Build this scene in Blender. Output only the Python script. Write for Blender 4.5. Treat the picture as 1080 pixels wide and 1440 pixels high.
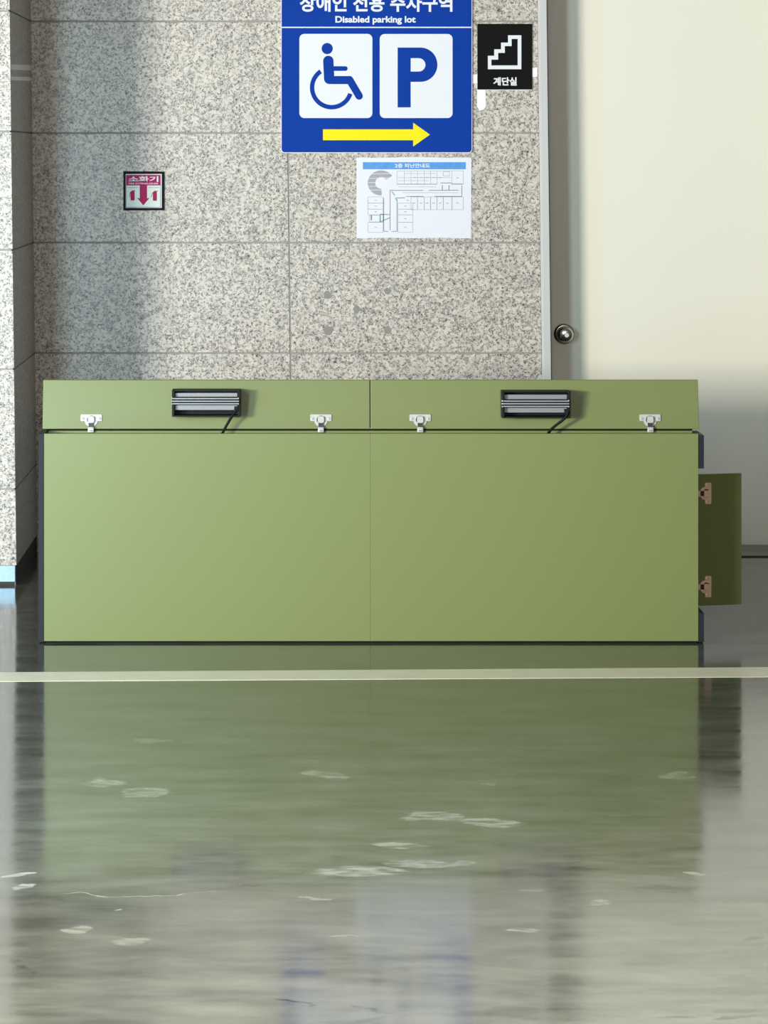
import bpy, bmesh, math, random
from mathutils import Vector, Matrix

SC = bpy.context.scene
COL = SC.collection
for o in list(bpy.data.objects):
    bpy.data.objects.remove(o)
random.seed(7)

# ------------------------------------------------------------------ camera
F = 4800.0           # focal length in photo pixels
CX, CY = 415.0, 215.0   # where the optical axis meets the 1080 x 1440 frame
EYE = 1.55
cam = bpy.data.cameras.new('camera')
cam.sensor_fit = 'AUTO'
cam.sensor_width = 36.0
cam.lens = F / 1440 * 36.0
cam.shift_x = (540 - CX) / 1440
cam.shift_y = -(720 - CY) / 1440
cam.clip_end = 200
camo = bpy.data.objects.new('camera', cam)
camo.location = (0, 0, EYE)
camo.rotation_euler = (math.radians(90), 0, 0)
COL.objects.link(camo)
SC.camera = camo

# ------------------------------------------------------------------ view, world, lights
SC.view_settings.view_transform = 'Standard'
SC.view_settings.look = 'None'
SC.view_settings.gamma = 1.0
SC.view_settings.use_curve_mapping = False
SC.view_settings.exposure = 0.0

w = bpy.data.worlds.new('world')
SC.world = w
w.use_nodes = True
w.node_tree.nodes['Background'].inputs[0].default_value = (1.0, 0.98, 0.93, 1)
w.node_tree.nodes['Background'].inputs[1].default_value = 0.15


def area(name, loc, target, sx, sy, power, color):
    l = bpy.data.lights.new(name, 'AREA')
    l.shape = 'RECTANGLE'
    l.size, l.size_y = sx, sy
    l.energy = power
    l.color = color
    o = bpy.data.objects.new(name, l)
    o.location = loc
    d = Vector(target) - Vector(loc)
    o.rotation_euler = d.to_track_quat('-Z', 'Y').to_euler()
    COL.objects.link(o)
    return o


area('daylight_opening', (-5.0, 3.86, 1.38), (0.8, 12.0, 0.95), 1.3, 0.65, 930, (1.0, 0.94, 0.82))
area('far_window', (-1.63, 7.0, 1.3), (-0.2, 13.0, 1.2), 0.5, 1.6, 122, (0.62, 0.86, 1.0))
area('pillar_fill', (-2.5, 9.3, 0.65), (-1.1, 12.0, 0.4), 0.9, 1.1, 30, (0.28, 0.64, 1.0))  # unseen blue source added to brighten the pillar front
area('front_fill', (0.6, -4.0, 2.9), (0.4, 12.0, 0.9), 4.0, 1.6, 400, (1.0, 0.97, 0.88))  # broad frontal fill added behind the camera, no known opening
area('ceiling_lamp', (0.0, 5.5, 3.0), (0.0, 5.6, 0.0), 3.4, 1.2, 165, (1.0, 0.98, 0.94)).data.spread = math.radians(105)


# ------------------------------------------------------------------ pixel helpers
def wx(px, D):
    return (px - CX) * D / F


def wz(py, D):
    return EYE - (py - CY) * D / F


def ground(px, py):
    D = EYE * F / (py - CY)
    return wx(px, D), D


# ------------------------------------------------------------------ materials
def mat(name, color, rough=0.5, metal=0.0, spec=0.5, vary=0.0, vscale=20.0, bump=0.0, bscale=200.0, coat=0.0):
    m = bpy.data.materials.new(name)
    m.use_nodes = True
    nt = m.node_tree
    b = nt.nodes['Principled BSDF']
    b.inputs['Base Color'].default_value = (*color, 1)
    b.inputs['Roughness'].default_value = rough
    b.inputs['Metallic'].default_value = metal
    b.inputs['Specular IOR Level'].default_value = spec
    b.inputs['Coat Weight'].default_value = coat
    tc = nt.nodes.new('ShaderNodeTexCoord')
    if vary > 0:
        n = nt.nodes.new('ShaderNodeTexNoise')
        n.inputs['Scale'].default_value = vscale
        n.inputs['Detail'].default_value = 5
        nt.links.new(tc.outputs['Object'], n.inputs['Vector'])
        mx = nt.nodes.new('ShaderNodeMix')
        mx.data_type = 'RGBA'
        mx.inputs[6].default_value = (*[c * (1 - vary) for c in color], 1)
        mx.inputs[7].default_value = (*[min(1, c * (1 + vary)) for c in color], 1)
        nt.links.new(n.outputs['Fac'], mx.inputs[0])
        nt.links.new(mx.outputs[2], b.inputs['Base Color'])
    if bump > 0:
        n2 = nt.nodes.new('ShaderNodeTexNoise')
        n2.inputs['Scale'].default_value = bscale
        n2.inputs['Detail'].default_value = 3
        nt.links.new(tc.outputs['Object'], n2.inputs['Vector'])
        bp = nt.nodes.new('ShaderNodeBump')
        bp.inputs['Strength'].default_value = bump
        bp.inputs['Distance'].default_value = 0.002
        nt.links.new(n2.outputs['Fac'], bp.inputs['Height'])
        nt.links.new(bp.outputs['Normal'], b.inputs['Normal'])
    return m


def granite_material():
    m = bpy.data.materials.new('speckled_granite')
    m.use_nodes = True
    nt = m.node_tree
    L = nt.links.new
    b = nt.nodes['Principled BSDF']
    b.inputs['Roughness'].default_value = 0.38
    b.inputs['Specular IOR Level'].default_value = 0.4
    tc = nt.nodes.new('ShaderNodeTexCoord')
    n1 = nt.nodes.new('ShaderNodeTexNoise')      # dark flecks, worm-like
    n1.inputs['Scale'].default_value = 98
    n1.inputs['Detail'].default_value = 1.2
    n1.inputs['Distortion'].default_value = 0.6
    L(tc.outputs['Object'], n1.inputs['Vector'])
    r1 = nt.nodes.new('ShaderNodeValToRGB')
    lt, dk_ = (0.575, 0.535, 0.488, 1), (0.06, 0.055, 0.05, 1)
    e = r1.color_ramp.elements
    e[0].position = 0.28
    e[0].color = dk_
    e[1].position = 0.60
    e[1].color = (0.60, 0.57, 0.52, 1)
    for p_, c_ in ((0.36, (0.34, 0.325, 0.30, 1)), (0.425, lt), (0.447, (0.16, 0.15, 0.135, 1)), (0.470, dk_), (0.500, (0.14, 0.13, 0.12, 1)), (0.530, lt)):
        k = e.new(p_)
        k.color = c_
    L(n1.outputs['Fac'], r1.inputs[0])
    n3 = nt.nodes.new('ShaderNodeTexNoise')      # breaks the flecks up
    n3.inputs['Scale'].default_value = 120
    n3.inputs['Detail'].default_value = 1.0
    L(tc.outputs['Object'], n3.inputs['Vector'])
    mr = nt.nodes.new('ShaderNodeMapRange')
    mr.inputs['From Min'].default_value = 0.50
    mr.inputs['From Max'].default_value = 0.64
    L(n3.outputs['Fac'], mr.inputs['Value'])
    mb = nt.nodes.new('ShaderNodeMix')
    mb.data_type = 'RGBA'
    mb.inputs[7].default_value = lt
    L(mr.outputs[0], mb.inputs[0])
    L(r1.outputs[0], mb.inputs[6])
    n2 = nt.nodes.new('ShaderNodeTexNoise')      # feldspar tone, slow variation
    n2.inputs['Scale'].default_value = 48
    n2.inputs['Detail'].default_value = 4
    L(tc.outputs['Object'], n2.inputs['Vector'])
    r2 = nt.nodes.new('ShaderNodeValToRGB')
    r2.color_ramp.elements[0].position = 0.33
    r2.color_ramp.elements[0].color = (0.78, 0.78, 0.78, 1)
    r2.color_ramp.elements[1].position = 0.6
    r2.color_ramp.elements[1].color = (1.02, 1.01, 0.985, 1)
    L(n2.outputs['Fac'], r2.inputs[0])
    mx = nt.nodes.new('ShaderNodeMix')
    mx.data_type = 'RGBA'
    mx.blend_type = 'MULTIPLY'
    mx.inputs[0].default_value = 1.0
    L(mb.outputs[2], mx.inputs[6])
    L(r2.outputs[0], mx.inputs[7])
    L(mx.outputs[2], b.inputs['Base Color'])
    return m


def floor_material():
    m = bpy.data.materials.new('worn_epoxy_floor')
    m.use_nodes = True
    nt = m.node_tree
    N, L = nt.nodes.new, nt.links.new
    b = nt.nodes['Principled BSDF']
    b.inputs['IOR'].default_value = 1.5
    tc = N('ShaderNodeTexCoord')
    warp = N('ShaderNodeTexNoise')
    warp.inputs['Scale'].default_value = 7.0
    warp.inputs['Detail'].default_value = 4
    L(tc.outputs['Object'], warp.inputs['Vector'])
    wsub = N('ShaderNodeVectorMath')
    wsub.operation = 'SUBTRACT'
    wsub.inputs[1].default_value = (0.5, 0.5, 0.5)
    L(warp.outputs['Color'], wsub.inputs[0])
    wsc = N('ShaderNodeVectorMath')
    wsc.operation = 'SCALE'
    wsc.inputs['Scale'].default_value = 0.17
    L(wsub.outputs[0], wsc.inputs[0])
    wadd = N('ShaderNodeVectorMath')
    L(tc.outputs['Object'], wadd.inputs[0])
    L(wsc.outputs[0], wadd.inputs[1])

    def value(n):
        v = N('ShaderNodeMath')
        v.operation = n
        return v

    def scuffs(lst):
        last = None
        for (px, py, wpx, hpx, rot, amt) in lst:
            x, D = ground(px, py)
            rx = wpx / 2 * D / F
            ry = hpx / 2 * D * D / (EYE * F)
            mp = N('ShaderNodeMapping')
            mp.vector_type = 'TEXTURE'
            mp.inputs['Location'].default_value = (x, D, 0)
            mp.inputs['Rotation'].default_value = (0, 0, math.radians(rot))
            mp.inputs['Scale'].default_value = (rx, ry, 1)
            L(wadd.outputs[0], mp.inputs['Vector'])
            le = N('ShaderNodeVectorMath')
            le.operation = 'LENGTH'
            L(mp.outputs[0], le.inputs[0])
            mr = N('ShaderNodeMapRange')
            mr.interpolation_type = 'SMOOTHSTEP'
            mr.inputs['From Min'].default_value = 1.05
            mr.inputs['From Max'].default_value = 0.72
            mr.inputs['To Min'].default_value = 0
            mr.inputs['To Max'].default_value = amt
            L(le.outputs['Value'], mr.inputs['Value'])
            if last is None:
                last = mr.outputs[0]
            else:
                mm = value('MAXIMUM')
                L(last, mm.inputs[0])
                L(mr.outputs[0], mm.inputs[1])
                last = mm.outputs[0]
        return last

    light = scuffs([
        (138, 1100, 74, 16, 0, 0.8), (205, 1115, 74, 14, 8, 0.7), (212, 1040, 48, 8, 0, 0.5),
        (460, 1089, 50, 16, 30, 0.7), (430, 1068, 60, 6, 0, 0.3), (612, 1148, 92, 14, 0, 0.8), (680, 1156, 104, 14, 0, 0.85),
        (560, 1188, 90, 12, 0, 0.7), (952, 1091, 42, 9, 0, 0.6), (500, 1226, 150, 20, 0, 0.7), (600, 1214, 130, 9, 0, 0.6),
        (970, 1229, 28, 6, 0, 0.6), (650, 1212, 40, 6, 0, 0.5), (110, 1308, 66, 10, -12, 0.6), (185, 1322, 60, 9, 0, 0.4),
        (28, 1232, 70, 4, 35, 0.9), (20, 1248, 50, 5, 25, 0.8), (160, 1280, 12, 4, -40, 0.9),
        (200, 1258, 230, 1.6, 0, 0.7), (755, 1250, 44, 8, 0, 0.4), (840, 1272, 40, 5, 12, 0.5),
        (745, 1308, 50, 9, 0, 0.5), (480, 1316, 70, 3, 0, 0.5), (445, 1262, 30, 5, 20, 0.6), (690, 1103, 20, 4, 0, 0.6)])
    dark = scuffs([
        (404, 1409, 14, 14, 30, 0.9), (424, 1416, 20, 5, 0, 0.8), (553, 1361, 8, 4, 0, 0.9), (587, 1341, 7, 5, 0, 0.9),
        (346, 1247, 10, 8, 60, 0.7), (300, 1216, 70, 10, 0, 0.35), (920, 1250, 110, 9, 0, 0.4), (895, 1256, 60, 5, 0, 0.4),
        (16, 1352, 14, 34, 20, 0.5), (538, 1420, 8, 24, 15, 0.5), (1060, 1316, 40, 5, 12, 0.5), (1010, 1425, 150, 8, 8, 0.5),
        (265, 1352, 40, 6, 0, 0.3), (1030, 1434, 90, 5, 10, 0.6), (520, 1434, 60, 5, 15, 0.4)])

    # brushed streaky wear, stretched along the wall direction
    mp = N('ShaderNodeMapping')
    mp.inputs['Scale'].default_value = (1.3, 3.0, 1)
    L(tc.outputs['Object'], mp.inputs['Vector'])
    st = N('ShaderNodeTexNoise')
    st.inputs['Scale'].default_value = 2.6
    st.inputs['Detail'].default_value = 9
    st.inputs['Roughness'].default_value = 0.66
    L(mp.outputs[0], st.inputs['Vector'])
    rc = N('ShaderNodeValToRGB')
    rc.color_ramp.elements[0].position = 0.3
    rc.color_ramp.elements[0].color = (0.043, 0.046, 0.037, 1)
    rc.color_ramp.elements[1].position = 0.72
    rc.color_ramp.elements[1].color = (0.126, 0.130, 0.107, 1)
    L(st.outputs['Fac'], rc.inputs[0])
    fine = N('ShaderNodeTexNoise')
    fine.inputs['Scale'].default_value = 13
    fine.inputs['Detail'].default_value = 6
    L(mp.outputs[0], fine.inputs['Vector'])
    lf = N('ShaderNodeMapRange')
    lf.inputs['From Min'].default_value = 0.33
    lf.inputs['From Max'].default_value = 0.60
    L(fine.outputs['Fac'], lf.inputs['Value'])
    lm = value('MULTIPLY')
    L(light, lm.inputs[0])
    L(lf.outputs[0], lm.inputs[1])
    m1 = N('ShaderNodeMix')
    m1.data_type = 'RGBA'
    m1.inputs[7].default_value = (0.29, 0.295, 0.25, 1)
    L(lm.outputs[0], m1.inputs[0])
    L(rc.outputs[0], m1.inputs[6])
    dm = value('MULTIPLY')
    L(dark, dm.inputs[0])
    L(lf.outputs[0], dm.inputs[1])
    m2 = N('ShaderNodeMix')
    m2.data_type = 'RGBA'
    m2.inputs[7].default_value = (0.02, 0.02, 0.018, 1)
    L(dm.outputs[0], m2.inputs[0])
    L(m1.outputs[2], m2.inputs[6])
    L(m2.outputs[2], b.inputs['Base Color'])
    # gloss: worn in streaks
    rr = N('ShaderNodeMapRange')
    rr.inputs['From Min'].default_value = 0.3
    rr.inputs['From Max'].default_value = 0.75
    rr.inputs['To Min'].default_value = 0.065
    rr.inputs['To Max'].default_value = 0.165
    L(st.outputs['Fac'], rr.inputs['Value'])
    ra = value('MULTIPLY_ADD')
    L(lm.outputs[0], ra.inputs[0])
    ra.inputs[1].default_value = 0.15
    L(rr.outputs[0], ra.inputs[2])
    L(ra.outputs[0], b.inputs['Roughness'])
    bn = N('ShaderNodeTexNoise')
    bn.inputs['Scale'].default_value = 5.0
    bn.inputs['Detail'].default_value = 5
    L(tc.outputs['Object'], bn.inputs['Vector'])
    bp = N('ShaderNodeBump')
    bp.inputs['Strength'].default_value = 0.12
    bp.inputs['Distance'].default_value = 0.004
    L(bn.outputs['Fac'], bp.inputs['Height'])
    L(bp.outputs['Normal'], b.inputs['Normal'])
    return m


M = {}
M['granite'] = granite_material()
M['grout'] = mat('grey_grout', (0.30, 0.295, 0.28), 0.8, vary=0.15, vscale=60)
M['floor'] = floor_material()
M['paint_line'] = mat('cream_line_paint', (0.80, 0.75, 0.56), 0.4, spec=0.3, vary=0.12, vscale=14)
M['door'] = mat('cream_door_paint', (0.79, 0.775, 0.665), 0.5, vary=0.015, vscale=3, bump=0.05, bscale=400)
M['frame'] = mat('pale_grey_frame', (0.53, 0.54, 0.54), 0.4, vary=0.03, vscale=8)
M['seal_shade'] = mat('dark_seal_and_shade', (0.02, 0.02, 0.02), 0.7)
M['steel'] = mat('brushed_steel', (0.62, 0.64, 0.66), 0.32, metal=1.0, vary=0.1, vscale=90)
M['skirting'] = mat('skirting_metal', (0.20, 0.28, 0.34), 0.4, metal=0.8, vary=0.25, vscale=160)  # steel, with the blue it reflects put into the base colour
M['sill'] = mat('dull_sill_metal', (0.30, 0.30, 0.27), 0.5, metal=0.7, vary=0.1, vscale=60)
M['chrome'] = mat('satin_chrome', (0.50, 0.48, 0.45), 0.16, metal=1.0)
M['nickel'] = mat('nickel_hinge_metal', (0.41, 0.41, 0.40), 0.40, metal=0.1, vary=0.05, vscale=80)
M['bronze'] = mat('bronze_toned_hinge_metal', (0.85, 0.56, 0.40), 0.42, metal=0.35, vary=0.06, vscale=80)  # warm copper tone for the side door hinges
M['dark_slot'] = mat('dark_hinge_slot', (0.015, 0.015, 0.015), 0.5)
M['green'] = mat('olive_green_laminate', (0.136, 0.166, 0.047), 0.42, vary=0.04, vscale=700, bump=0.04, bscale=900)
M['edge'] = mat('charcoal_edge_laminate', (0.015, 0.016, 0.020), 0.5, spec=0.15, vary=0.1, vscale=100)
M['shadow_gap'] = mat('black_gap_shade', (0.006, 0.006, 0.006), 0.7, spec=0.1)  # black for narrow gaps, their shade put into the colour
M['lamp_black'] = mat('black_lamp_housing', (0.005, 0.005, 0.006), 0.5, spec=0.15, vary=0.2, vscale=120)
M['lamp_grey'] = mat('grey_aluminium_plate', (0.20, 0.21, 0.22), 0.45, metal=0.3, vary=0.06, vscale=200)
M['lamp_rail'] = mat('aluminium_rail', (0.30, 0.315, 0.34), 0.33, metal=0.6, vary=0.06, vscale=200)
M['rubber'] = mat('black_cable_rubber', (0.004, 0.004, 0.004), 0.5, spec=0.12)
M['sign_blue'] = mat('sign_blue', (0.002, 0.041, 0.32), 0.5, spec=0.06, vary=0.06, vscale=40)
M['sign_white'] = mat('sign_white', (0.74, 0.77, 0.82), 0.5, spec=0.2)
M['sign_yellow'] = mat('sign_yellow', (0.86, 0.74, 0.012), 0.5, spec=0.1)
M['sign_black'] = mat('sign_black', (0.003, 0.003, 0.003), 0.5, spec=0.08)
M['acrylic_edge_glint'] = mat('acrylic_edge_glint', (0.75, 0.76, 0.74), 0.3)  # pale edge highlight put into the plate colour
M['magenta'] = mat('faded_magenta_print', (0.40, 0.006, 0.11), 0.5, spec=0.15, vary=0.06, vscale=60)
M['mint'] = mat('pale_mint_print', (0.68, 0.80, 0.72), 0.45)
M['paper'] = mat('laminated_paper', (0.70, 0.72, 0.80), 0.35, vary=0.03, vscale=12, bump=0.25, bscale=14)
M['paper_blue'] = mat('printed_blue', (0.03, 0.26, 0.66), 0.35, vary=0.3, vscale=60)
M['ink'] = mat('printed_grey_ink', (0.20, 0.205, 0.27), 0.5)
M['ink_dark'] = mat('printed_dark_ink', (0.08, 0.07, 0.13), 0.5)
M['ink_green'] = mat('printed_green_ink', (0.03, 0.24, 0.17), 0.5)
M['ink_grey'] = mat('printed_light_grey', (0.34, 0.34, 0.37), 0.5)
M['mark'] = mat('plain_white', (0.93, 0.95, 0.95), 0.35)
M['glue'] = mat('grey_filler', (0.25, 0.245, 0.235), 0.8, vary=0.12, vscale=80)


# ------------------------------------------------------------------ mesh helpers
def box(bm, x0, x1, y0, y1, z0, z1, mi=0, bev=0.0):
    r = bmesh.ops.create_cube(bm, size=1.0)
    for v in r['verts']:
        v.co = Vector((x0 + (v.co.x + .5) * (x1 - x0), y0 + (v.co.y + .5) * (y1 - y0), z0 + (v.co.z + .5) * (z1 - z0)))
    fs = list({f for v in r['verts'] for f in v.link_faces})
    for f in fs:
        f.material_index = mi
    if bev > 0:
        es = list({e for f in fs for e in f.edges})
        bmesh.ops.bevel(bm, geom=es, offset=bev, segments=2, affect='EDGES', profile=0.5, material=-1)
    return r['verts']


def prism(bm, pts, y0, y1, mi=0):
    """pts: (x, z) outline; extruded from depth y0 (front) to y1 (back)."""
    a = [bm.verts.new((x, y0, z)) for x, z in pts]
    c = [bm.verts.new((x, y1, z)) for x, z in pts]
    n = len(pts)
    fs = [bm.faces.new(a), bm.faces.new(c[::-1])]
    for i in range(n):
        fs.append(bm.faces.new((a[i], c[i], c[(i + 1) % n], a[(i + 1) % n])))
    for f in fs:
        f.material_index = mi
    return a + c


def strip(bm, P, Q, y0, y1, closed=False, mi=0):
    """a flat band between two outlines of equal length, with thickness."""
    n = len(P)
    rows = [[bm.verts.new((p[0], y, p[1])) for p in S] for S in (P, Q) for y in (y0, y1)]
    pa, pb, qa, qb = rows
    rng = range(n if closed else n - 1)
    for i in rng:
        j = (i + 1) % n
        for f in ((pa[i], pa[j], qa[j], qa[i]), (pb[i], qb[i], qb[j], pb[j]),
                  (pa[i], pb[i], pb[j], pa[j]), (qa[i], qa[j], qb[j], qb[i])):
            bm.faces.new(f).material_index = mi
    if not closed:
        bm.faces.new((pa[0], qa[0], qb[0], pb[0]))
        bm.faces.new((pa[-1], pb[-1], qb[-1], qa[-1]))


def lathe_y(bm, cx, cz, prof, seg=40):
    """prof: (radius, y) from the back to the front; spun about an axis along Y."""
    rings = []
    for r, y in prof:
        if r < 1e-6:
            rings.append([bm.verts.new((cx, y, cz))])
        else:
            rings.append([bm.verts.new((cx + r * math.cos(2 * math.pi * i / seg), y, cz + r * math.sin(2 * math.pi * i / seg))) for i in range(seg)])
    for A, B in zip(rings, rings[1:]):
        for i in range(seg):
            j = (i + 1) % seg
            if len(A) == 1 and len(B) == 1:
                continue
            if len(A) == 1:
                bm.faces.new((A[0], B[i], B[j]))
            elif len(B) == 1:
                bm.faces.new((A[i], B[0], A[j]))
            else:
                bm.faces.new((A[i], B[i], B[j], A[j]))


def tube(bm, pts, r, seg=12):
    pts = [Vector(p) for p in pts]
    rings = []
    for i, p in enumerate(pts):
        t = (pts[min(i + 1, len(pts) - 1)] - pts[max(i - 1, 0)]).normalized()
        u = t.cross(Vector((0, 1, 0.13))).normalized()
        v = t.cross(u).normalized()
        rings.append([bm.verts.new(p + r * (math.cos(2 * math.pi * k / seg) * u + math.sin(2 * math.pi * k / seg) * v)) for k in range(seg)])
    for A, B in zip(rings, rings[1:]):
        for k in range(seg):
            j = (k + 1) % seg
            bm.faces.new((A[k], A[j], B[j], B[k]))
    bm.faces.new(rings[0][::-1])
    bm.faces.new(rings[-1])


def bezier(p0, p1, p2, p3, n=18):
    out = []
    for i in range(n + 1):
        t = i / n
        out.append(tuple((1 - t) ** 3 * a + 3 * (1 - t) ** 2 * t * b + 3 * (1 - t) * t * t * c + t ** 3 * d for a, b, c, d in zip(p0, p1, p2, p3)))
    return out


def rrect(x0, z0, x1, z1, r, n=6):
    pts = []
    for cx, cz, a0 in ((x1 - r, z1 - r, 0), (x0 + r, z1 - r, 90), (x0 + r, z0 + r, 180), (x1 - r, z0 + r, 270)):
        for i in range(n + 1):
            a = math.radians(a0 + 90 * i / n)
            pts.append((cx + r * math.cos(a), cz + r * math.sin(a)))
    return pts


def capsule(x0, z0, x1, z1, wdt, n=10):
    a = math.atan2(z1 - z0, x1 - x0)
    r = wdt / 2
    pts = []
    for i in range(n + 1):
        t = a + math.pi / 2 + math.pi * i / n
        pts.append((x0 + r * math.cos(t), z0 + r * math.sin(t)))
    for i in range(n + 1):
        t = a - math.pi / 2 + math.pi * i / n
        pts.append((x1 + r * math.cos(t), z1 + r * math.sin(t)))
    return pts


def circle(cx, cz, r, n=40):
    return [(cx + r * math.cos(2 * math.pi * i / n), cz + r * math.sin(2 * math.pi * i / n)) for i in range(n)]


def shear(bm, k):
    for v in bm.verts:
        v.co.x -= k * v.co.z


def link(name, bm, mats, parent=None, smooth=False, origin=None):
    """finish a bmesh given in world coordinates as ONE object under parent (or with its own origin)."""
    bmesh.ops.recalc_face_normals(bm, faces=bm.faces[:])
    og = Vector(parent['_o']) if parent is not None else Vector(origin or (0, 0, 0))
    for v in bm.verts:
        v.co -= og
    me = bpy.data.meshes.new(name)
    bm.to_mesh(me)
    bm.free()
    if not isinstance(mats, (list, tuple)):
        mats = [mats]
    for m_ in mats:
        me.materials.append(m_)
    if smooth:
        for p in me.polygons:
            p.use_smooth = True
        me.set_sharp_from_angle(angle=math.radians(35))
    o = bpy.data.objects.new(name, me)
    COL.objects.link(o)
    if parent is not None:
        o.parent = parent
    else:
        o.location = og
    o['_o'] = list(og)
    return o


def thing(name, label, cat, loc, group=None):
    o = bpy.data.objects.new(name, None)
    o.empty_display_size = 0.05
    o.location = loc
    COL.objects.link(o)
    o['_o'] = list(loc)
    o['label'] = label
    o['category'] = cat
    if group:
        o['group'] = group
    return o


def tag(o, label, cat, group=None):
    o['label'] = label
    o['category'] = cat
    if group:
        o['group'] = group
    return o


def structure(o):
    o['kind'] = 'structure'
    return o


def text(name, body, bbox, D, m, parent, bold=0.0, th=0.0004):
    """flat lettering whose outline fills bbox (photo pixels at depth D)."""
    c = bpy.data.curves.new(name, 'FONT')
    c.body = body
    c.offset = bold
    c.resolution_u = 6
    o = bpy.data.objects.new(name, c)
    COL.objects.link(o)
    dg = bpy.context.evaluated_depsgraph_get()
    me = bpy.data.meshes.new_from_object(o.evaluated_get(dg))
    bpy.data.objects.remove(o)
    bm = bmesh.new()
    bm.from_mesh(me)
    for f in bm.faces:
        f.smooth = False
    xs = [v.co.x for v in bm.verts]
    ys = [v.co.y for v in bm.verts]
    x0, x1, y0, y1 = min(xs), max(xs), min(ys), max(ys)
    X0, X1, Z1, Z0 = wx(bbox[0], D), wx(bbox[2], D), wz(bbox[1], D), wz(bbox[3], D)
    for v in bm.verts:
        v.co = Vector((X0 + (v.co.x - x0) / (x1 - x0) * (X1 - X0), D, Z0 + (v.co.y - y0) / (y1 - y0) * (Z1 - Z0)))
    r = bmesh.ops.extrude_face_region(bm, geom=bm.faces[:])
    for g in r['geom']:
        if isinstance(g, bmesh.types.BMVert):
            g.co.y -= th
    for f in bm.faces:
        f.smooth = False
    return link(name, bm, m, parent)


# ------------------------------------------------------------------ setting
DW = 13.22       # granite wall
DP = 12.24       # pillar front
DD = 13.44       # door leaf, set back in its opening
LEAN = 0.012
ROWS = [0.0, 0.3445, 0.7745, 1.2025, 1.627, 2.0595, 2.49, 3.0]

bm = bmesh.new()
box(bm, -9, 9, -6, 13.75, -0.1, 0.0)
structure(link('floor', bm, M['floor']))

G = 0.003   # half a grout joint


def clad(bm, x0, x1, yf, yb, zs, xsplits, zmin=0.0):
    """granite slabs on a grout bed, facing the camera."""
    box(bm, x0 + .001, x1 - .001, yf + .004, yb, zmin, zs[-1], 1)
    xs = [x0] + xsplits + [x1]
    for za, zb in zip(zs, zs[1:]):
        for xa, xb in zip(xs, xs[1:]):
            box(bm, xa + (G if xa != x0 else 0), xb - (G if xb != x1 else 0), yf, yf + .02,
                max(za, zmin) + (G if za > zmin else 0), zb - G, 0, 0.0012)


bm = bmesh.new()
clad(bm, -1.0, 0.964, DW, 13.62, ROWS, [-0.008])
shear(bm, LEAN)
wall = structure(link('wall_back', bm, [M['granite'], M['grout']]))

# grey filler dabs where an old sign was fixed
for px, py, r in ((460.5, 414.5, 5.6), (545, 409.5, 4.8), (501.5, 434.5, 5.0), (461.5, 465, 7.0), (545, 464, 5.2)):
    bm = bmesh.new()
    x, z, R = wx(px, DW), wz(py, DW), r * DW / F
    ph = random.random() * 6
    pts = [(x + R * (1 + .10 * math.sin(3 * t + ph) + .07 * math.sin(5 * t)) * math.cos(t), z + R * (1 + .10 * math.cos(2 * t + ph)) * math.sin(t))
           for t in [2 * math.pi * i / 22 for i in range(22)]]
    prism(bm, pts, DW - .0012, DW + .002)
    link('filler_dab', bm, M['glue'], wall)

# left pillar: front face, return face, skirting
bm = bmesh.new()
ZB = 0.071
prow = [ZB] + ROWS[1:]
box(bm, -2.39, -1.003, DP + .004, 13.62, 0.0, 3.0, 1)
for za, zb in zip(prow, prow[1:]):
    for xa, xb in ((-2.4, -1.72), (-1.72 + 2 * G, -0.9985)):
        box(bm, xa, xb, DP, DP + .02, za + (G if za > ZB else 0), zb - G, 0, 0.0012)
    box(bm, -1.003, -0.9985, DP + .0205, DW - .001, za + (G if za > ZB else 0), zb - G, 0)
shear(bm, LEAN)
structure(link('wall_left', bm, [M['granite'], M['grout']]))
bm = bmesh.new()
box(bm, -2.4, -1.004, DP + .0005, DP + .004, 0.012, ZB - .001, 0, 0.0006)
box(bm, -1.0035, -1.0015, DP + .006, DW - .002, 0.0, ZB - .001, 1)  # return side in black, its dark reflection put into the colour
box(bm, -2.4, -1.006, DP + .002, DP + .0035, 0.0, 0.012, 1)
structure(link('baseboard_left', bm, [M['skirting'], M['seal_shade']]))

# door frame (left post, right post, head), wall above and to the right
bm = bmesh.new()
box(bm, 0.9645, 0.9690, DW - .004, 13.6, 0.0, 2.42, 0)
box(bm, 0.9690, 0.9985, DW - .020, 13.6, 0.0, 2.42, 0, 0.002)
box(bm, 0.9985, 1.0045, DW + .03, 13.6, 0.0, 2.42, 1)
shear(bm, LEAN)
box(bm, 2.055, 2.095, DW - .020, 13.6, 0.0, 2.42, 0, 0.002)
box(bm, 0.93, 2.095, DW - .018, 13.6, 2.42, 2.46, 0, 0.002)
structure(link('trim_1', bm, [M['frame'], M['seal_shade']]))
bm = bmesh.new()
clad(bm, 2.097, 4.0, DW, 13.62, ROWS, [3.07])
structure(link('wall_right', bm, [M['granite'], M['grout']]))
bm = bmesh.new()
clad(bm, 0.935, 2.096, DW, 13.62, [2.462, 2.5, 3.0], [], 2.462)
structure(link('trim_2', bm, [M['granite'], M['grout']]))

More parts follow.
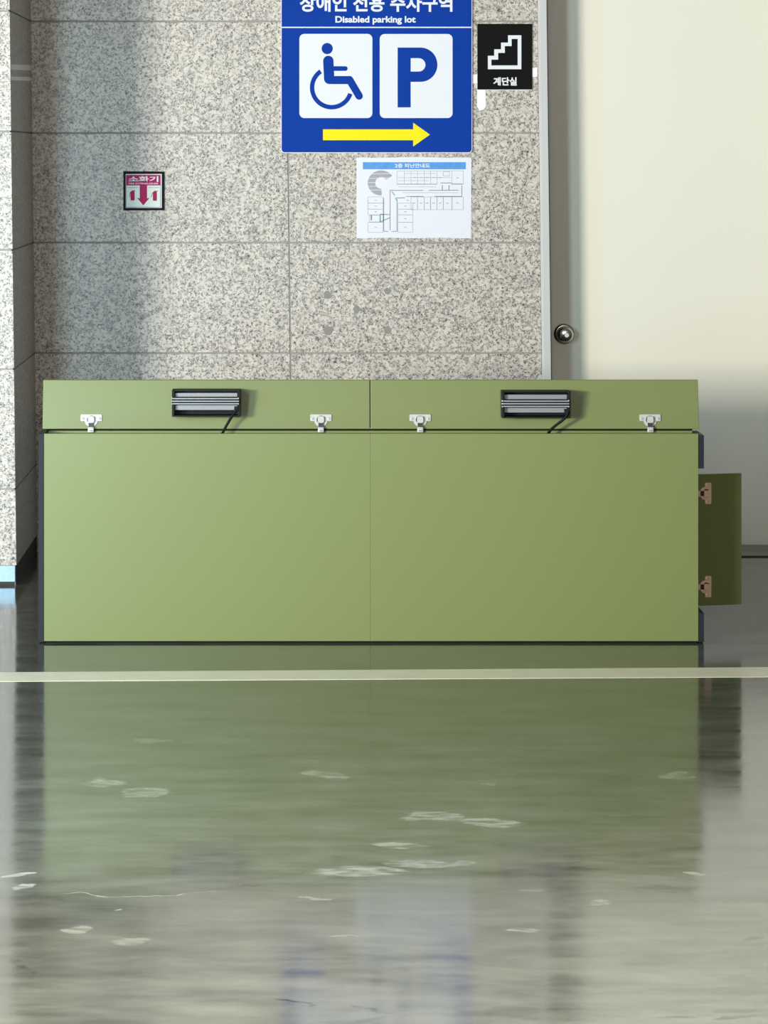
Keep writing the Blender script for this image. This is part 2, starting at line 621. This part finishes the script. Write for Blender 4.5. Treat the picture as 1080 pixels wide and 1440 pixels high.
# cream door leaf with its knob, and the steel sill in front of it
bm = bmesh.new()
box(bm, 0.985, 2.054, DD, DD + .045, 0.006, 2.418, 0, 0.002)
door = structure(link('door_1', bm, M['door']))
kx, kz = wx(793.5, DD), wz(469.5, DD)
bm = bmesh.new()
lathe_y(bm, kx, kz, [(0.0, DD), (0.0415, DD), (0.0415, DD - .004), (0.038, DD - .008), (0.0345, DD - .006), (0.032, DD - .006),
                     (0.026, DD - .010), (0.016, DD - .012), (0.0, DD - .012)])
link('knob_rose', bm, M['chrome'], door, True)
bm = bmesh.new()
lathe_y(bm, kx, kz, [(0.013, DD - .010), (0.013, DD - .030), (0.022, DD - .036), (0.031, DD - .046), (0.0325, DD - .056),
                     (0.031, DD - .066), (0.025, DD - .074), (0.014, DD - .077), (0.0, DD - .077)])
knob = link('door_knob', bm, M['chrome'], door, True)
bm = bmesh.new()
lathe_y(bm, kx + .003, kz - .001, [(0.0105, DD - .074), (0.0105, DD - .081), (0.0085, DD - .0825), (0.0, DD - .0825)], 24)
box(bm, kx + .002, kx + .004, DD - .0832, DD - .0822, kz - .006, kz + .004)
link('key_cylinder', bm, M['steel'], knob, True)
bm = bmesh.new()
box(bm, 0.995, 2.054, 13.10, 13.41, 0.0, 0.006, 0, 0.001)
box(bm, 0.995, 2.054, 13.28, 13.41, 0.006, 0.010, 0, 0.001)
box(bm, 0.995, 2.054, 13.412, 13.439, 0.0, 0.006, 1)
box(bm, 0.995, 2.054, 13.085, 13.10, 0.0, 0.004, 1)
structure(link('trim_3', bm, [M['sill'], M['seal_shade']]))

# painted line across the floor
bm = bmesh.new()
A = ground(-500, 949.0)
B = ground(1600, 935.0)
Cc = ground(1600, 949.0)
Dd_ = ground(-500, 961.5)
vs = [(A[0], A[1]), (B[0], B[1]), (Cc[0], Cc[1]), (Dd_[0], Dd_[1])]
lo = [bm.verts.new((x, y, 0.0)) for x, y in vs]
hi = [bm.verts.new((x, y, 0.0007)) for x, y in vs]
bm.faces.new(hi)
bm.faces.new(lo[::-1])
for i in range(4):
    bm.faces.new((lo[i], lo[(i + 1) % 4], hi[(i + 1) % 4], hi[i]))
tag(link('floor_line', bm, M['paint_line']), 'long cream painted parking line on the glossy floor before the green cabinet', 'floor marking')

# ------------------------------------------------------------------ green cabinet
DB = 10.787
XL, XR = wx(54, DB), wx(990, DB)
GL, GR, SEAM = wx(62, DB), wx(982, DB), wx(521, DB)
TOP = wz(610, DB)
YB = 10.967                         # back of the carcass
YI = YB - .018
cab = thing('cabinet', 'long low olive green cabinet with two raised lids standing on the floor', 'cabinet', ((XL + XR) / 2, DB + .09, 0))

bm = bmesh.new()
box(bm, GL + .002, GR - .002, DB + .012, YB, 0.0, 0.007)
link('base_gap_shade', bm, M['shadow_gap'], cab)  # black block under the cabinet, standing for the gap's shadow
for xa, xb in ((GL, SEAM - .00025), (SEAM + .00025, GR)):
    bm = bmesh.new()
    box(bm, xa, xb, DB, DB + .018, 0.007, TOP, 0, 0.0006)
    link('front_panel', bm, M['green'], cab)
bm = bmesh.new()
box(bm, GL, SEAM - .0004, YI, YB, 0.007, TOP - .0035, 0, 0.0008)
box(bm, SEAM + .0004, GR, YI, YB, 0.007, TOP - .0035, 0, 0.0008)
link('back_panel', bm, M['green'], cab)
bm = bmesh.new()
box(bm, GL, GR, YI + .001, YB - .001, TOP - .0036, wz(603.2, 10.953) + .0002)
link('lid_gap_shade', bm, M['shadow_gap'], cab)  # dark strip added so the slot under the lids looks shaded
bm = bmesh.new()
box(bm, GL, GR, DB + .0185, YI - .0005, 0.007, 0.025)
link('bottom_panel', bm, M['green'], cab)
bm = bmesh.new()
box(bm, XL, GL - .0004, DB + .002, YB, 0.003, TOP - .0005, 0, 0.001)
link('side_panel', bm, M['edge'], cab)
bm = bmesh.new()                    # right side: a strip above and one below the side opening
zt, zb_ = wz(659, DB), wz(862, DB)
box(bm, GR + .0004, XR, DB + .002, YB, zt, wz(612, DB), 0, 0.001)
link('side_panel', bm, M['edge'], cab)
bm = bmesh.new()
box(bm, GR + .0004, XR, DB + .002, YB, 0.003, zb_, 0, 0.001)
link('side_panel', bm, M['edge'], cab)

# side flap, swung open at its rear edge so its inner face looks at us
DS = 10.950
bm = bmesh.new()
sx0, sx1 = wx(982.6, DS), wx(1047.3, DS)
box(bm, sx0, sx1, DS, DS + .016, wz(852, DS), wz(667, DS), 0, 0.0012)
TILT = math.radians(15)
PIV = Vector((sx0, DS, 0))
RD = Matrix.Translation(PIV) @ Matrix.Rotation(TILT, 4, 'Z') @ Matrix.Translation(-PIV)
for v in bm.verts:
    v.co = RD @ v.co
sidedoor = link('side_door', bm, M['green'], cab)
sidedoor['label'] = 'small side door swung open at the right end'

# lids
DLB, DLT = 10.953, 10.982
zl0, zl1 = wz(603.2, DLB), wz(534.3, DLT)
lean = (DLT - DLB) / (zl1 - zl0)


def ld(z):
    return DLB + lean * (z - zl0)


lids = []
for xa, xb, txt in ((wx(59.8, DLB), wx(520.6, DLB) - .0013, 'left raised lid'), (wx(520.6, DLB) + .0013, wx(983, DLB), 'right raised lid')):
    bm = bmesh.new()
    vv = box(bm, xa, xb, 0, .018, zl0, zl1, 0, 0.0012)
    for v in bm.verts:
        v.co.y += ld(v.co.z)
    o = link('lid', bm, M['green'], cab)
    lids.append(o)


bm = bmesh.new()
box(bm, wx(520.6, DLB) - .008, wx(520.6, DLB) + .008, .0182, .0195, zl0 + .002, zl1 - .002)
for v in bm.verts:
    v.co.y += ld(v.co.z)
link('seam_shade', bm, M['shadow_gap'], cab)  # black backing added behind the lid joint to darken it

# hinges: wing plate with cup, knuckle, arm clipped to the carcass.  Local: x across, z up the door, y = -out
def hinge_parts(T):
    s = 1.0 / 439.0
    plate, arm, slot = bmesh.new(), bmesh.new(), bmesh.new()
    prism(plate, rrect(-15 * s, 9.2 * s, 15 * s, 18.6 * s, 1.5 * s), -.0030, .0002)
    cup = [(9.2 * s * math.cos(t), 10.0 * s + 8.8 * s * math.sin(t)) for t in [math.pi + math.pi * i / 20 for i in range(21)]]
    prism(plate, cup, -.0024, .0002)
    for sx in (-11.6, 11.6):
        lathe_y(plate, sx * s, 12.6 * s, [(2.2 * s, -.0028), (2.2 * s, -.0042), (1.3 * s, -.0050), (0, -.0050)], 16)
    # dark groove round the knuckle, dark neck below it
    g0, g1 = [], []
    for i in range(21):
        t = math.radians(20 + 195 * i / 20)
        g0.append((6.0 * s * math.cos(t), 11.0 * s + 5.9 * s * math.sin(t)))
        g1.append((4.6 * s * math.cos(t), 11.0 * s + 4.6 * s * math.sin(t)))
    strip(slot, g0, g1, -.0036, -.0020)
    for sx in (-11.6, 11.6):
        lathe_y(slot, (sx - .6) * s, 12.2 * s, [(0.55 * s, -.0048), (0.55 * s, -.0053), (0, -.0053)], 10)
    prism(slot, [(-3.3 * s, .3 * s), (3.1 * s, .3 * s), (3.1 * s, 6.4 * s), (-3.6 * s, 6.4 * s)], -.0105, -.0020)
    prism(arm, rrect(-4.4 * s, 6.2 * s, 4.4 * s, 15.6 * s, 2.8 * s), -.0125, -.0034)
    box(arm, -4.2 * s, 4.0 * s, -.0150, -.0040, -7.2 * s, .2 * s, 0, .0008)
    box(arm, -3.0 * s, 3.2 * s, -.0158, -.0148, -2.4 * s, -1.2 * s)
    box(slot, -2.4 * s, 2.6 * s, -.0153, -.0149, -5.4 * s, -4.6 * s)
    for b_ in (plate, arm, slot):
        for v in b_.verts:
            v.co = T @ v.co
    return plate, arm, slot


def make_hinge(T, m):
    p, a, s_ = hinge_parts(T)
    h = link('hinge', p, m, cab, True)
    link('hinge_arm', a, m, h, True)
    link('hinge_slot', s_, M['dark_slot'], h)
    return h


first = None
for px in (128.2, 451.2, 590.8, 914.2):
    x = wx(px, DLB)
    if first is None:
        T = Matrix.Translation((x, DLB, zl0 + .004)) @ Matrix.Rotation(-math.atan(lean), 4, 'X')
        T = Matrix.Translation((x, DLB - .0003, zl0 + .004)) @ Matrix.Rotation(-math.atan(lean), 4, 'X')
        first = make_hinge(T, M['nickel'])
        fx = x
    else:
        c = first.copy()
        COL.objects.link(c)
        c.parent = cab
        c.location.x = first.location.x + x - fx
        for ch in list(first.children):
            d = ch.copy()
            COL.objects.link(d)
            d.parent = c
sf = None
for py in (694.0, 825.3):
    z = wz(py, DS)
    if sf is None:
        T = RD @ Matrix.Translation((wx(984.2, DS) - .004, DS - .0003, z)) @ Matrix.Rotation(math.radians(90), 4, 'Y')
        sf = make_hinge(T, M['bronze'])
        sf['label'] = 'bronze-toned hinge'
        fz = z
    else:
        c = sf.copy()
        COL.objects.link(c)
        c.parent = cab
        c.location.z = sf.location.z + z - fz
        for ch in list(sf.children):
            d = ch.copy()
            COL.objects.link(d)
            d.parent = c


# ------------------------------------------------------------------ two lamps on the lids
def make_lamp(x0, x1, ytop, ybot, ups, lows, label, cable):
    """pixel box of the housing; ups / lows = grey plates; cable = bezier control pixels."""
    zc = (wz(ytop, 10.93) + wz(ybot, 10.93)) / 2
    dk = ld(zc)                                    # lid face here
    dep = 0.072
    df = dk - dep
    X0, X1 = wx(x0, df), wx(x1, df)
    Z1, Z0 = wz(ytop, df), wz(ybot, df)
    t = thing('light_fixture', label, 'lamp', ((X0 + X1) / 2, dk, Z0), 'lamps on the raised lids')
    bm = bmesh.new()                               # open-fronted housing
    bk = dk - .001
    box(bm, X0, X0 + .0085, df, bk, Z0, Z1, 0, .0012)
    box(bm, X1 - .0085, X1, df, bk, Z0, Z1, 0, .0012)
    box(bm, X0 + .0085, X1 - .0085, df, bk, Z1 - .004, Z1)
    box(bm, X0 + .0085, X1 - .0085, df, bk, Z0, Z0 + .0045)
    box(bm, X0 + .0085, X1 - .0085, bk - .012, bk, Z0 + .0045, Z1 - .004)
    link('housing', bm, M['lamp_black'], t)
    for (a, b_) in (ups, lows):
        bm = bmesh.new()
        dpl = df + .016
        box(bm, X0 + .0095, X1 - .0105, dpl, dpl + .018, wz(b_, dpl), wz(a, dpl), 0, .0006)
        link('reflector_plate', bm, M['lamp_grey'], t)
    # ribbed rail across the middle
    zm1, zm0 = wz(ups[1] + .4, df - .004), wz(lows[0] - .4, df - .004)
    h = zm1 - zm0
    bm = bmesh.new()
    for k in range(3):
        za = zm0 + h * (k / 3 + .05)
        zb2 = zm0 + h * ((k + 1) / 3 - .10)
        box(bm, X0 - .001, X1 - .004, df - .009, df + .004, za, zb2, 0, .0012)
    box(bm, X0 - .0005, X1 - .0045, df - .004, df + .010, zm0, zm1, 1)
    rail = link('rail', bm, [M['lamp_rail'], M['lamp_black']], t)
    for xs_ in (X0 + .001, X1 - .0065):
        for zz in (zm0 + .003, zm1 - .003):
            bm = bmesh.new()
            lathe_y(bm, xs_, zz, [(0.0024, df - .006), (0.0024, df - .0105), (0.0014, df - .012), (0, df - .012)], 14)
            link('screw', bm, M['nickel'], rail, True)
    bm = bmesh.new()                               # small plug the cable leaves from
    box(bm, X1 - .020, X1 - .006, df - .004, df + .02, wz(lows[1] + 1.5, df), wz(lows[0] + 2.2, df), 0, .001)
    link('cable_gland', bm, M['lamp_black'], t)
    ds = (df - .001, df - .006, df + .02, 10.90)
    pts = bezier(*[(wx(p[0], d), d, wz(p[1], d)) for p, d in zip(cable, ds)])
    bm = bmesh.new()
    tube(bm, pts, .0042)
    link('cable', bm, M['rubber'], t, True)
    return t


make_lamp(241.8, 338.2, 548.6, 586.2, (552.6, 558.0), (569.6, 576.6), 'dark rectangular lamp with grey rails on the left raised green lid',
          [(333, 575), (330, 580), (320, 594), (311, 613)])
make_lamp(705.8, 802.4, 550.2, 588.0, (555.0, 561.4), (573.4, 580.2), 'dark rectangular lamp with curving black cable on the right raised green lid',
          [(799, 578), (797, 594), (775, 596), (769, 614)])

# ------------------------------------------------------------------ blue parking sign
DQ = DW - .012


def qx(px):
    return wx(px, DQ)


def qz(py):
    return wz(py, DQ)


def qpts(lst):
    return [(qx(a), qz(b_)) for a, b_ in lst]


ps = DQ / F
sign = thing('parking_sign', 'large blue disabled parking sign with yellow arrow on the granite wall', 'sign', (qx(529.5), DW, qz(215)))
bm = bmesh.new()
prism(bm, rrect(qx(395.2), qz(215.2), qx(664), qz(-22), 5 * ps), DQ, DW - .0005)
link('sign_edge', bm, M['sign_white'], sign)
bm = bmesh.new()
prism(bm, rrect(qx(396.0), qz(214.2), qx(663.1), qz(-21), 4.4 * ps), DQ - .0008, DQ)
link('sign_board', bm, M['sign_blue'], sign)
t0 = DQ - .0008
bm = bmesh.new()
box(bm, qx(396.2), qx(662.9), t0 - .0003, t0, qz(39.3), qz(37.7))
link('divider_line', bm, M['sign_white'], sign)
text('lettering', '장애인 전용 주차구역', (421.5, -8.5, 636.2, 16.6), t0, M['sign_white'], sign, 0.028)
text('lettering', 'Disabled parking lot', (471.6, 22.6, 584.6, 34.6), t0, M['sign_white'], sign, 0.032)
bm = bmesh.new()
prism(bm, rrect(qx(421), qz(166), qx(523.6), qz(47.6), 7 * ps), t0 - .0004, t0)
sq = link('wheelchair_panel', bm, M['sign_white'], sign)
bm = bmesh.new()
prism(bm, rrect(qx(534), qz(166), qx(636.4), qz(47.8), 7 * ps), t0 - .0004, t0)
sqp = link('letter_panel', bm, M['sign_white'], sign)
t1 = t0 - .0004
bm = bmesh.new()
prism(bm, circle(qx(460.1), qz(68.3), 7.9 * ps), t1 - .0004, t1)
for i, (a, b_, c, d, wd) in enumerate(((461.7, 85.6, 462.9, 110.8, 14.6), (463, 112.6, 491, 112.6, 11.4), (491.4, 112.0, 505.0, 135.0, 10.6), (464, 96.4, 485.6, 96.4, 6.6))):
    prism(bm, capsule(qx(a), qz(b_), qx(c), qz(d), wd * ps), t1 - .0004 - .00003 * i, t1)
wheel_o, wheel_i = [], []
for i in range(41):
    a = math.radians(124 + (342 - 124) * i / 40)
    wheel_o.append((qx(466.4) + 30.7 * ps * math.cos(a), qz(123.2) + 30.7 * ps * math.sin(a)))
    wheel_i.append((qx(466.4) + 24.4 * ps * math.cos(a), qz(123.2) + 24.4 * ps * math.sin(a)))
strip(bm, wheel_o, wheel_i, t1 - .0004, t1)
link('wheelchair_symbol', bm, M['sign_blue'], sq)
bm = bmesh.new()
box(bm, qx(559.1), qx(577.5), t1 - .0004, t1, qz(151), qz(66.9))
po, pi_ = [(577.5, 66.9)], [(577.5, 81.8)]
for i in range(25):
    a = math.pi / 2 - math.pi * i / 24
    po.append((591.5 + 23.6 * math.cos(a), 91 - 24.1 * math.sin(a)))
    pi_.append((588.6 + 9.6 * math.cos(a), 91.2 - 9.4 * math.sin(a)))
po.append((577.5, 115.1))
pi_.append((577.5, 100.6))
strip(bm, qpts(po), qpts(pi_), t1 - .0004, t1)
link('letter', bm, M['sign_blue'], sqp)
bm = bmesh.new()
prism(bm, qpts([(454.2, 181.9), (581, 181.9), (581, 172.6), (604.6, 189.3), (581, 206), (581, 197.2), (454.2, 197.2)]), t0 - .0004, t0)
link('arrow', bm, M['sign_yellow'], sign)

# ------------------------------------------------------------------ black stairs sign and two flat white strips at its edges
DQ = DW - .006
ps = DQ / F
ss = thing('stairwell_sign', 'small black square sign with white stairs outline beside the door frame', 'sign', (qx(710), DW, qz(126)))
bm = bmesh.new()
box(bm, qx(671.2), qx(748.4), DQ, DW - .0014, qz(126.8), qz(33.6))
link('acrylic_back', bm, M['acrylic_edge_glint'], ss)
bm = bmesh.new()
box(bm, qx(671.2), qx(748.4), DQ - .001, DQ, qz(126.0), qz(33.6))
link('sign_board', bm, M['sign_black'], ss)
t0 = DQ - .001


def cr(lst):
    return [(qx(660 + a / 10.67), qz(25 + b_ / 10.67)) for a, b_ in lst]


bm = bmesh.new()
strip(bm, cr([(278, 570), (373, 570), (373, 473), (475, 473), (475, 373), (580, 373), (580, 263), (780, 263), (780, 772), (278, 772)]),
      cr([(330, 628), (432, 628), (432, 527), (532, 527), (532, 425), (634, 425), (634, 318), (725, 318), (725, 715), (330, 715)]), t0 - .0004, t0, True)
link('stairs_symbol', bm, M['sign_white'], ss)
text('lettering', '계단실', (693.7, 108.6, 726.7, 120.4), t0, M['sign_white'], ss, 0.035)
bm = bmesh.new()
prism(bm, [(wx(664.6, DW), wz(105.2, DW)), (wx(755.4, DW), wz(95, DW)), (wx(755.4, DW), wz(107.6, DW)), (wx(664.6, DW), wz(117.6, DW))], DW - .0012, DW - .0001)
tag(link('white_strip', bm, M['mark']), 'white strip whose two ends show left and right of the black stairs sign', 'mark')
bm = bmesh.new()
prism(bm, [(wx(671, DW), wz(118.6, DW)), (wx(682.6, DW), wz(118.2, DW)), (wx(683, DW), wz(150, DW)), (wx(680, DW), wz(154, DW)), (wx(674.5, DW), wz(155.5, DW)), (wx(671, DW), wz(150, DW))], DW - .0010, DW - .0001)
tag(link('white_strip', bm, M['mark']), 'short white upright strip below the black stairs sign', 'mark')
# reflections on the pillar's inner side, shaped as raised white strips
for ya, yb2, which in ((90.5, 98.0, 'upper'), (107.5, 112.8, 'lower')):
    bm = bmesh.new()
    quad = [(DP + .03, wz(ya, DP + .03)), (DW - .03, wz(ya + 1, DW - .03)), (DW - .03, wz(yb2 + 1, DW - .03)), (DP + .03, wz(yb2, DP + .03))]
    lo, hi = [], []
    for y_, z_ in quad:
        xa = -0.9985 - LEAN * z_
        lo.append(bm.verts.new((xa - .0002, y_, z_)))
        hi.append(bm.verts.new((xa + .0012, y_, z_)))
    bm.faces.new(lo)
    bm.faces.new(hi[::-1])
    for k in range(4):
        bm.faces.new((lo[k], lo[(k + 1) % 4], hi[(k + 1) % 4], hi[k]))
    tag(link('glint_band', bm, M['mark']), f'thin white strip shaped as a reflection across the dark pillar side, {which} of two', 'mark')

# ------------------------------------------------------------------ fire extinguisher sign
DQ = DW - .008
ps = DQ / F
fs = thing('extinguisher_sign', 'small black framed magenta fire extinguisher sign on the granite wall', 'sign', (qx(202), DW, qz(296)))
bm = bmesh.new()
strip(bm, qpts([(173.4, 240.8), (231, 241.2), (231, 295.8), (173.4, 296)]), qpts([(176.7, 244.6), (227.5, 244.6), (227.5, 292.4), (176.7, 292.4)]), DQ, DW - .0004, True)
link('sign_frame', bm, M['sign_black'], fs)
t0 = DQ + .003
bm = bmesh.new()
box(bm, qx(176), qx(228.2), t0, DW - .0004, qz(293.2), qz(243.8))
link('sign_board', bm, M['sign_white'], fs)
bm = bmesh.new()
strip(bm, qpts([(177.3, 246), (225.8, 246), (225.8, 291.5), (177.3, 291.5)]), qpts([(177.8, 246.5), (225.3, 246.5), (225.3, 291), (177.8, 291)]), t0 - .0003, t0, True)
link('border_line', bm, M['ink_dark'], fs)
bm = bmesh.new()
box(bm, qx(178), qx(225.2), t0 - .0002, t0, qz(290.2), qz(261.4))
link('picture_panel', bm, M['mint'], fs)
bm = bmesh.new()
box(bm, qx(177.6), qx(225.4), t0 - .0004, t0, qz(260.8), qz(246.2))
hd = link('header_band', bm, M['magenta'], fs)
text('lettering', '소화기', (180.8, 247.8, 222.7, 255.8), t0 - .0004, M['sign_white'], hd, 0.03)
text('lettering', 'FIRE EXTINGUISHER', (180.8, 257.0, 222.6, 259.3), t0 - .0004, M['sign_white'], hd, 0.01)
bm = bmesh.new()
prism(bm, qpts([(196.4, 260.6), (206.8, 260.6), (206.8, 279), (210.4, 278.2), (201.5, 288.8), (192.6, 278.2), (196.4, 279)]), t0 - .0005, t0)
link('arrow', bm, M['magenta'], fs)
for sx, cx_, cy_ in ((1, 186.4, 275.5), (-1, 217.8, 276)):
    bm = bmesh.new()
    prism(bm, rrect(qx(cx_ - 2.9), qz(cy_ + 6.4), qx(cx_ + 2.9), qz(cy_ - 6.2), 1.2 * ps), t0 - .0006, t0)
    prism(bm, qpts([(cx_ - 1.2, cy_ - 7.6), (cx_ + 4.2 * 1, cy_ - 7.6), (cx_ + 3.4, cy_ - 6.4), (cx_ - 1.4, cy_ - 5.8)]), t0 - .00065, t0)
    hp = [(cx_ - 1.2, cy_ - 7.0), (cx_ - 3.6, cy_ - 5.2), (cx_ - 4.2, cy_ - 1), (cx_ - 4.4, cy_ + 1.6)] if sx == 1 else \
         [(cx_ - 1.2, cy_ - 7.0), (cx_ - 3.8, cy_ - 5.0), (cx_ - 4.8, cy_ - 1), (cx_ - 6.4, cy_ + 1.0)]
    strip(bm, qpts(hp), qpts([(a + .8, b_ + .3) for a, b_ in hp]), t0 - .0005, t0)
    link('extinguisher_picture', bm, M['magenta'], fs)
for xa, xb in ((179.2, 194), (208.6, 223.6)):
    bm = bmesh.new()
    x_ = xa
    while x_ < xb:
        w_ = random.uniform(.5, 1.1)
        box(bm, qx(x_), qx(x_ + w_), t0 - .0004, t0, qz(264.2), qz(263.3))
        x_ += w_ + .35
    link('fine_print', bm, M['ink'], fs)

# ------------------------------------------------------------------ laminated evacuation plan
DQ = DW - .0022
ps = DQ / F
fp = thing('floor_plan', 'white laminated floor plan sheet with blue header below the blue parking sign', 'notice', (qx(582), DW, qz(335)))
bm = bmesh.new()
nx = 24
P_, Q_ = [], []
for i in range(nx + 1):
    u = i / nx
    P_.append((501.2 + (663 - 501.2) * u, 221.4 + .5 * math.sin(u * 9)))
    Q_.append((501.6 + (662.6 - 501.6) * u, 334.6 + .45 * math.sin(u * 14 + 1)))
strip(bm, qpts(P_), qpts(Q_), DQ, DW - .0002)
sheet = link('sheet', bm, M['paper'], fp)
t0 = DQ


def cq(a, b_):
    return 490 + a / 5.684, 215 + b_ / 5.684


plan_bm = bmesh.new()


def lines(segs, wpx, mi, yo=.0003):
    bm = plan_bm
    for (a, b_, c, d) in segs:
        x0, y0 = cq(a, b_)
        x1, y1 = cq(c, d)
        L_ = math.hypot(x1 - x0, y1 - y0)
        nx_, ny_ = -(y1 - y0) / L_ * wpx / 2, (x1 - x0) / L_ * wpx / 2
        prism(bm, qpts([(x0 + nx_, y0 + ny_), (x1 + nx_, y1 + ny_), (x1 - nx_, y1 - ny_), (x0 - nx_, y0 - ny_)]), t0 - yo, t0, mi)


bm = bmesh.new()
a, b_ = cq(115, 74)
c, d = cq(938, 131)
box(bm, qx(a), qx(c), t0 - .0003, t0, qz(d), qz(b_))
hd = link('header_band', bm, M['paper_blue'], fp)
x0, y0 = cq(372, 84)
x1, y1 = cq(652, 119)
text('lettering', '2층 피난안내도', (x0, y0, x1, y1), t0 - .0003, M['sign_white'], hd, 0.02)


def rect(a, b_, c, d):
    return [(a, b_, c, b_), (c, b_, c, d), (c, d, a, d), (a, d, a, b_)]


S = []
for a, b_ in ((352, 402), (402, 450), (450, 495), (555, 635)):
    S += rect(156, a, 276, b_)
S += rect(166, 498, 250, 552)
for a, b_ in ((402, 450), (450, 495), (495, 555), (555, 635)):
    S += rect(396, a, 515, b_)
xs = [500, 552, 606, 656, 708, 758, 828, 918]
for a, b_ in zip(xs, xs[1:]):
    S += rect(a, 352, b_, 454)
xs = [388, 446, 500, 552, 606, 656, 708, 822]
for a, b_ in zip(xs, xs[1:]):
    S += [(a, 145, a, 248), (a, 198, b_, 198)]
S += [(388, 145, 822, 145)] + rect(828, 143, 918, 248) + [(446, 165, 700, 165), (400, 272, 700, 272), (400, 222, 640, 222), (430, 318, 880, 318)]
S += rect(758, 150, 808, 185)
lines(S, .42, 0)
S = [(388, 250, 708, 250), (822, 250, 916, 250), (906, 258, 906, 345), (690, 348, 906, 348), (460, 348, 600, 348), (330, 300, 600, 300), (640, 300, 880, 298),
     (282, 360, 282, 625), (333, 300, 333, 620), (388, 372, 388, 628), (282, 627, 318, 627), (345, 627, 388, 627)]
lines(S, .75, 1, .0004)
S = [(255, 490, 330, 494), (255, 552, 330, 518), (255, 488, 255, 555), (278, 488, 278, 555), (750, 258, 750, 298), (804, 258, 804, 298), (735, 240, 825, 240),
     (376, 362, 452, 358), (376, 366, 392, 386), (345, 308, 372, 340)]
lines(S, 1.0, 2, .0005)
bm = plan_bm
for (a, b_) in [(218, 380), (218, 425), (218, 471), (218, 595), (455, 425), (455, 471), (455, 526), (455, 595), (527, 401), (579, 401), (630, 401), (682, 401), (733, 401), (792, 403), (872, 400),
                (872, 200), (530, 197), (580, 197), (630, 197), (684, 197), (735, 197), (475, 380)]:
    x_, y_ = cq(a, b_)
    box(bm, qx(x_ - 1.6), qx(x_ + 1.6), t0 - .0003, t0, qz(y_ + .4), qz(y_ - .4))
x_, y_ = cq(183, 519)
box(bm, qx(x_ - 1), qx(x_ + 1), t0 - .0003, t0, qz(y_ + 3.4), qz(y_ - 3.4))
po, pi_ = [], []
for i in range(33):
    a = math.radians(35 + (272 - 35) * i / 32)
    po.append(cq(262 + 108 * math.cos(a), 240 - 100 * math.sin(a)))
    pi_.append(cq(262 + 48 * math.cos(a), 240 - 46 * math.sin(a)))
bm = plan_bm
strip(bm, qpts(po), qpts(pi_), t0 - .0003, t0, False, 3)
S = [(160, y_, 385, y_ - 6) for y_ in (170, 205, 238, 268, 298)]
lines(S, .7, 4, .0005)
link('printed_plan', plan_bm, [M['ink'], M['ink_dark'], M['ink_green'], M['ink_grey'], M['paper']], fp)

for o in bpy.data.objects:
    if '_o' in o:
        del o['_o']
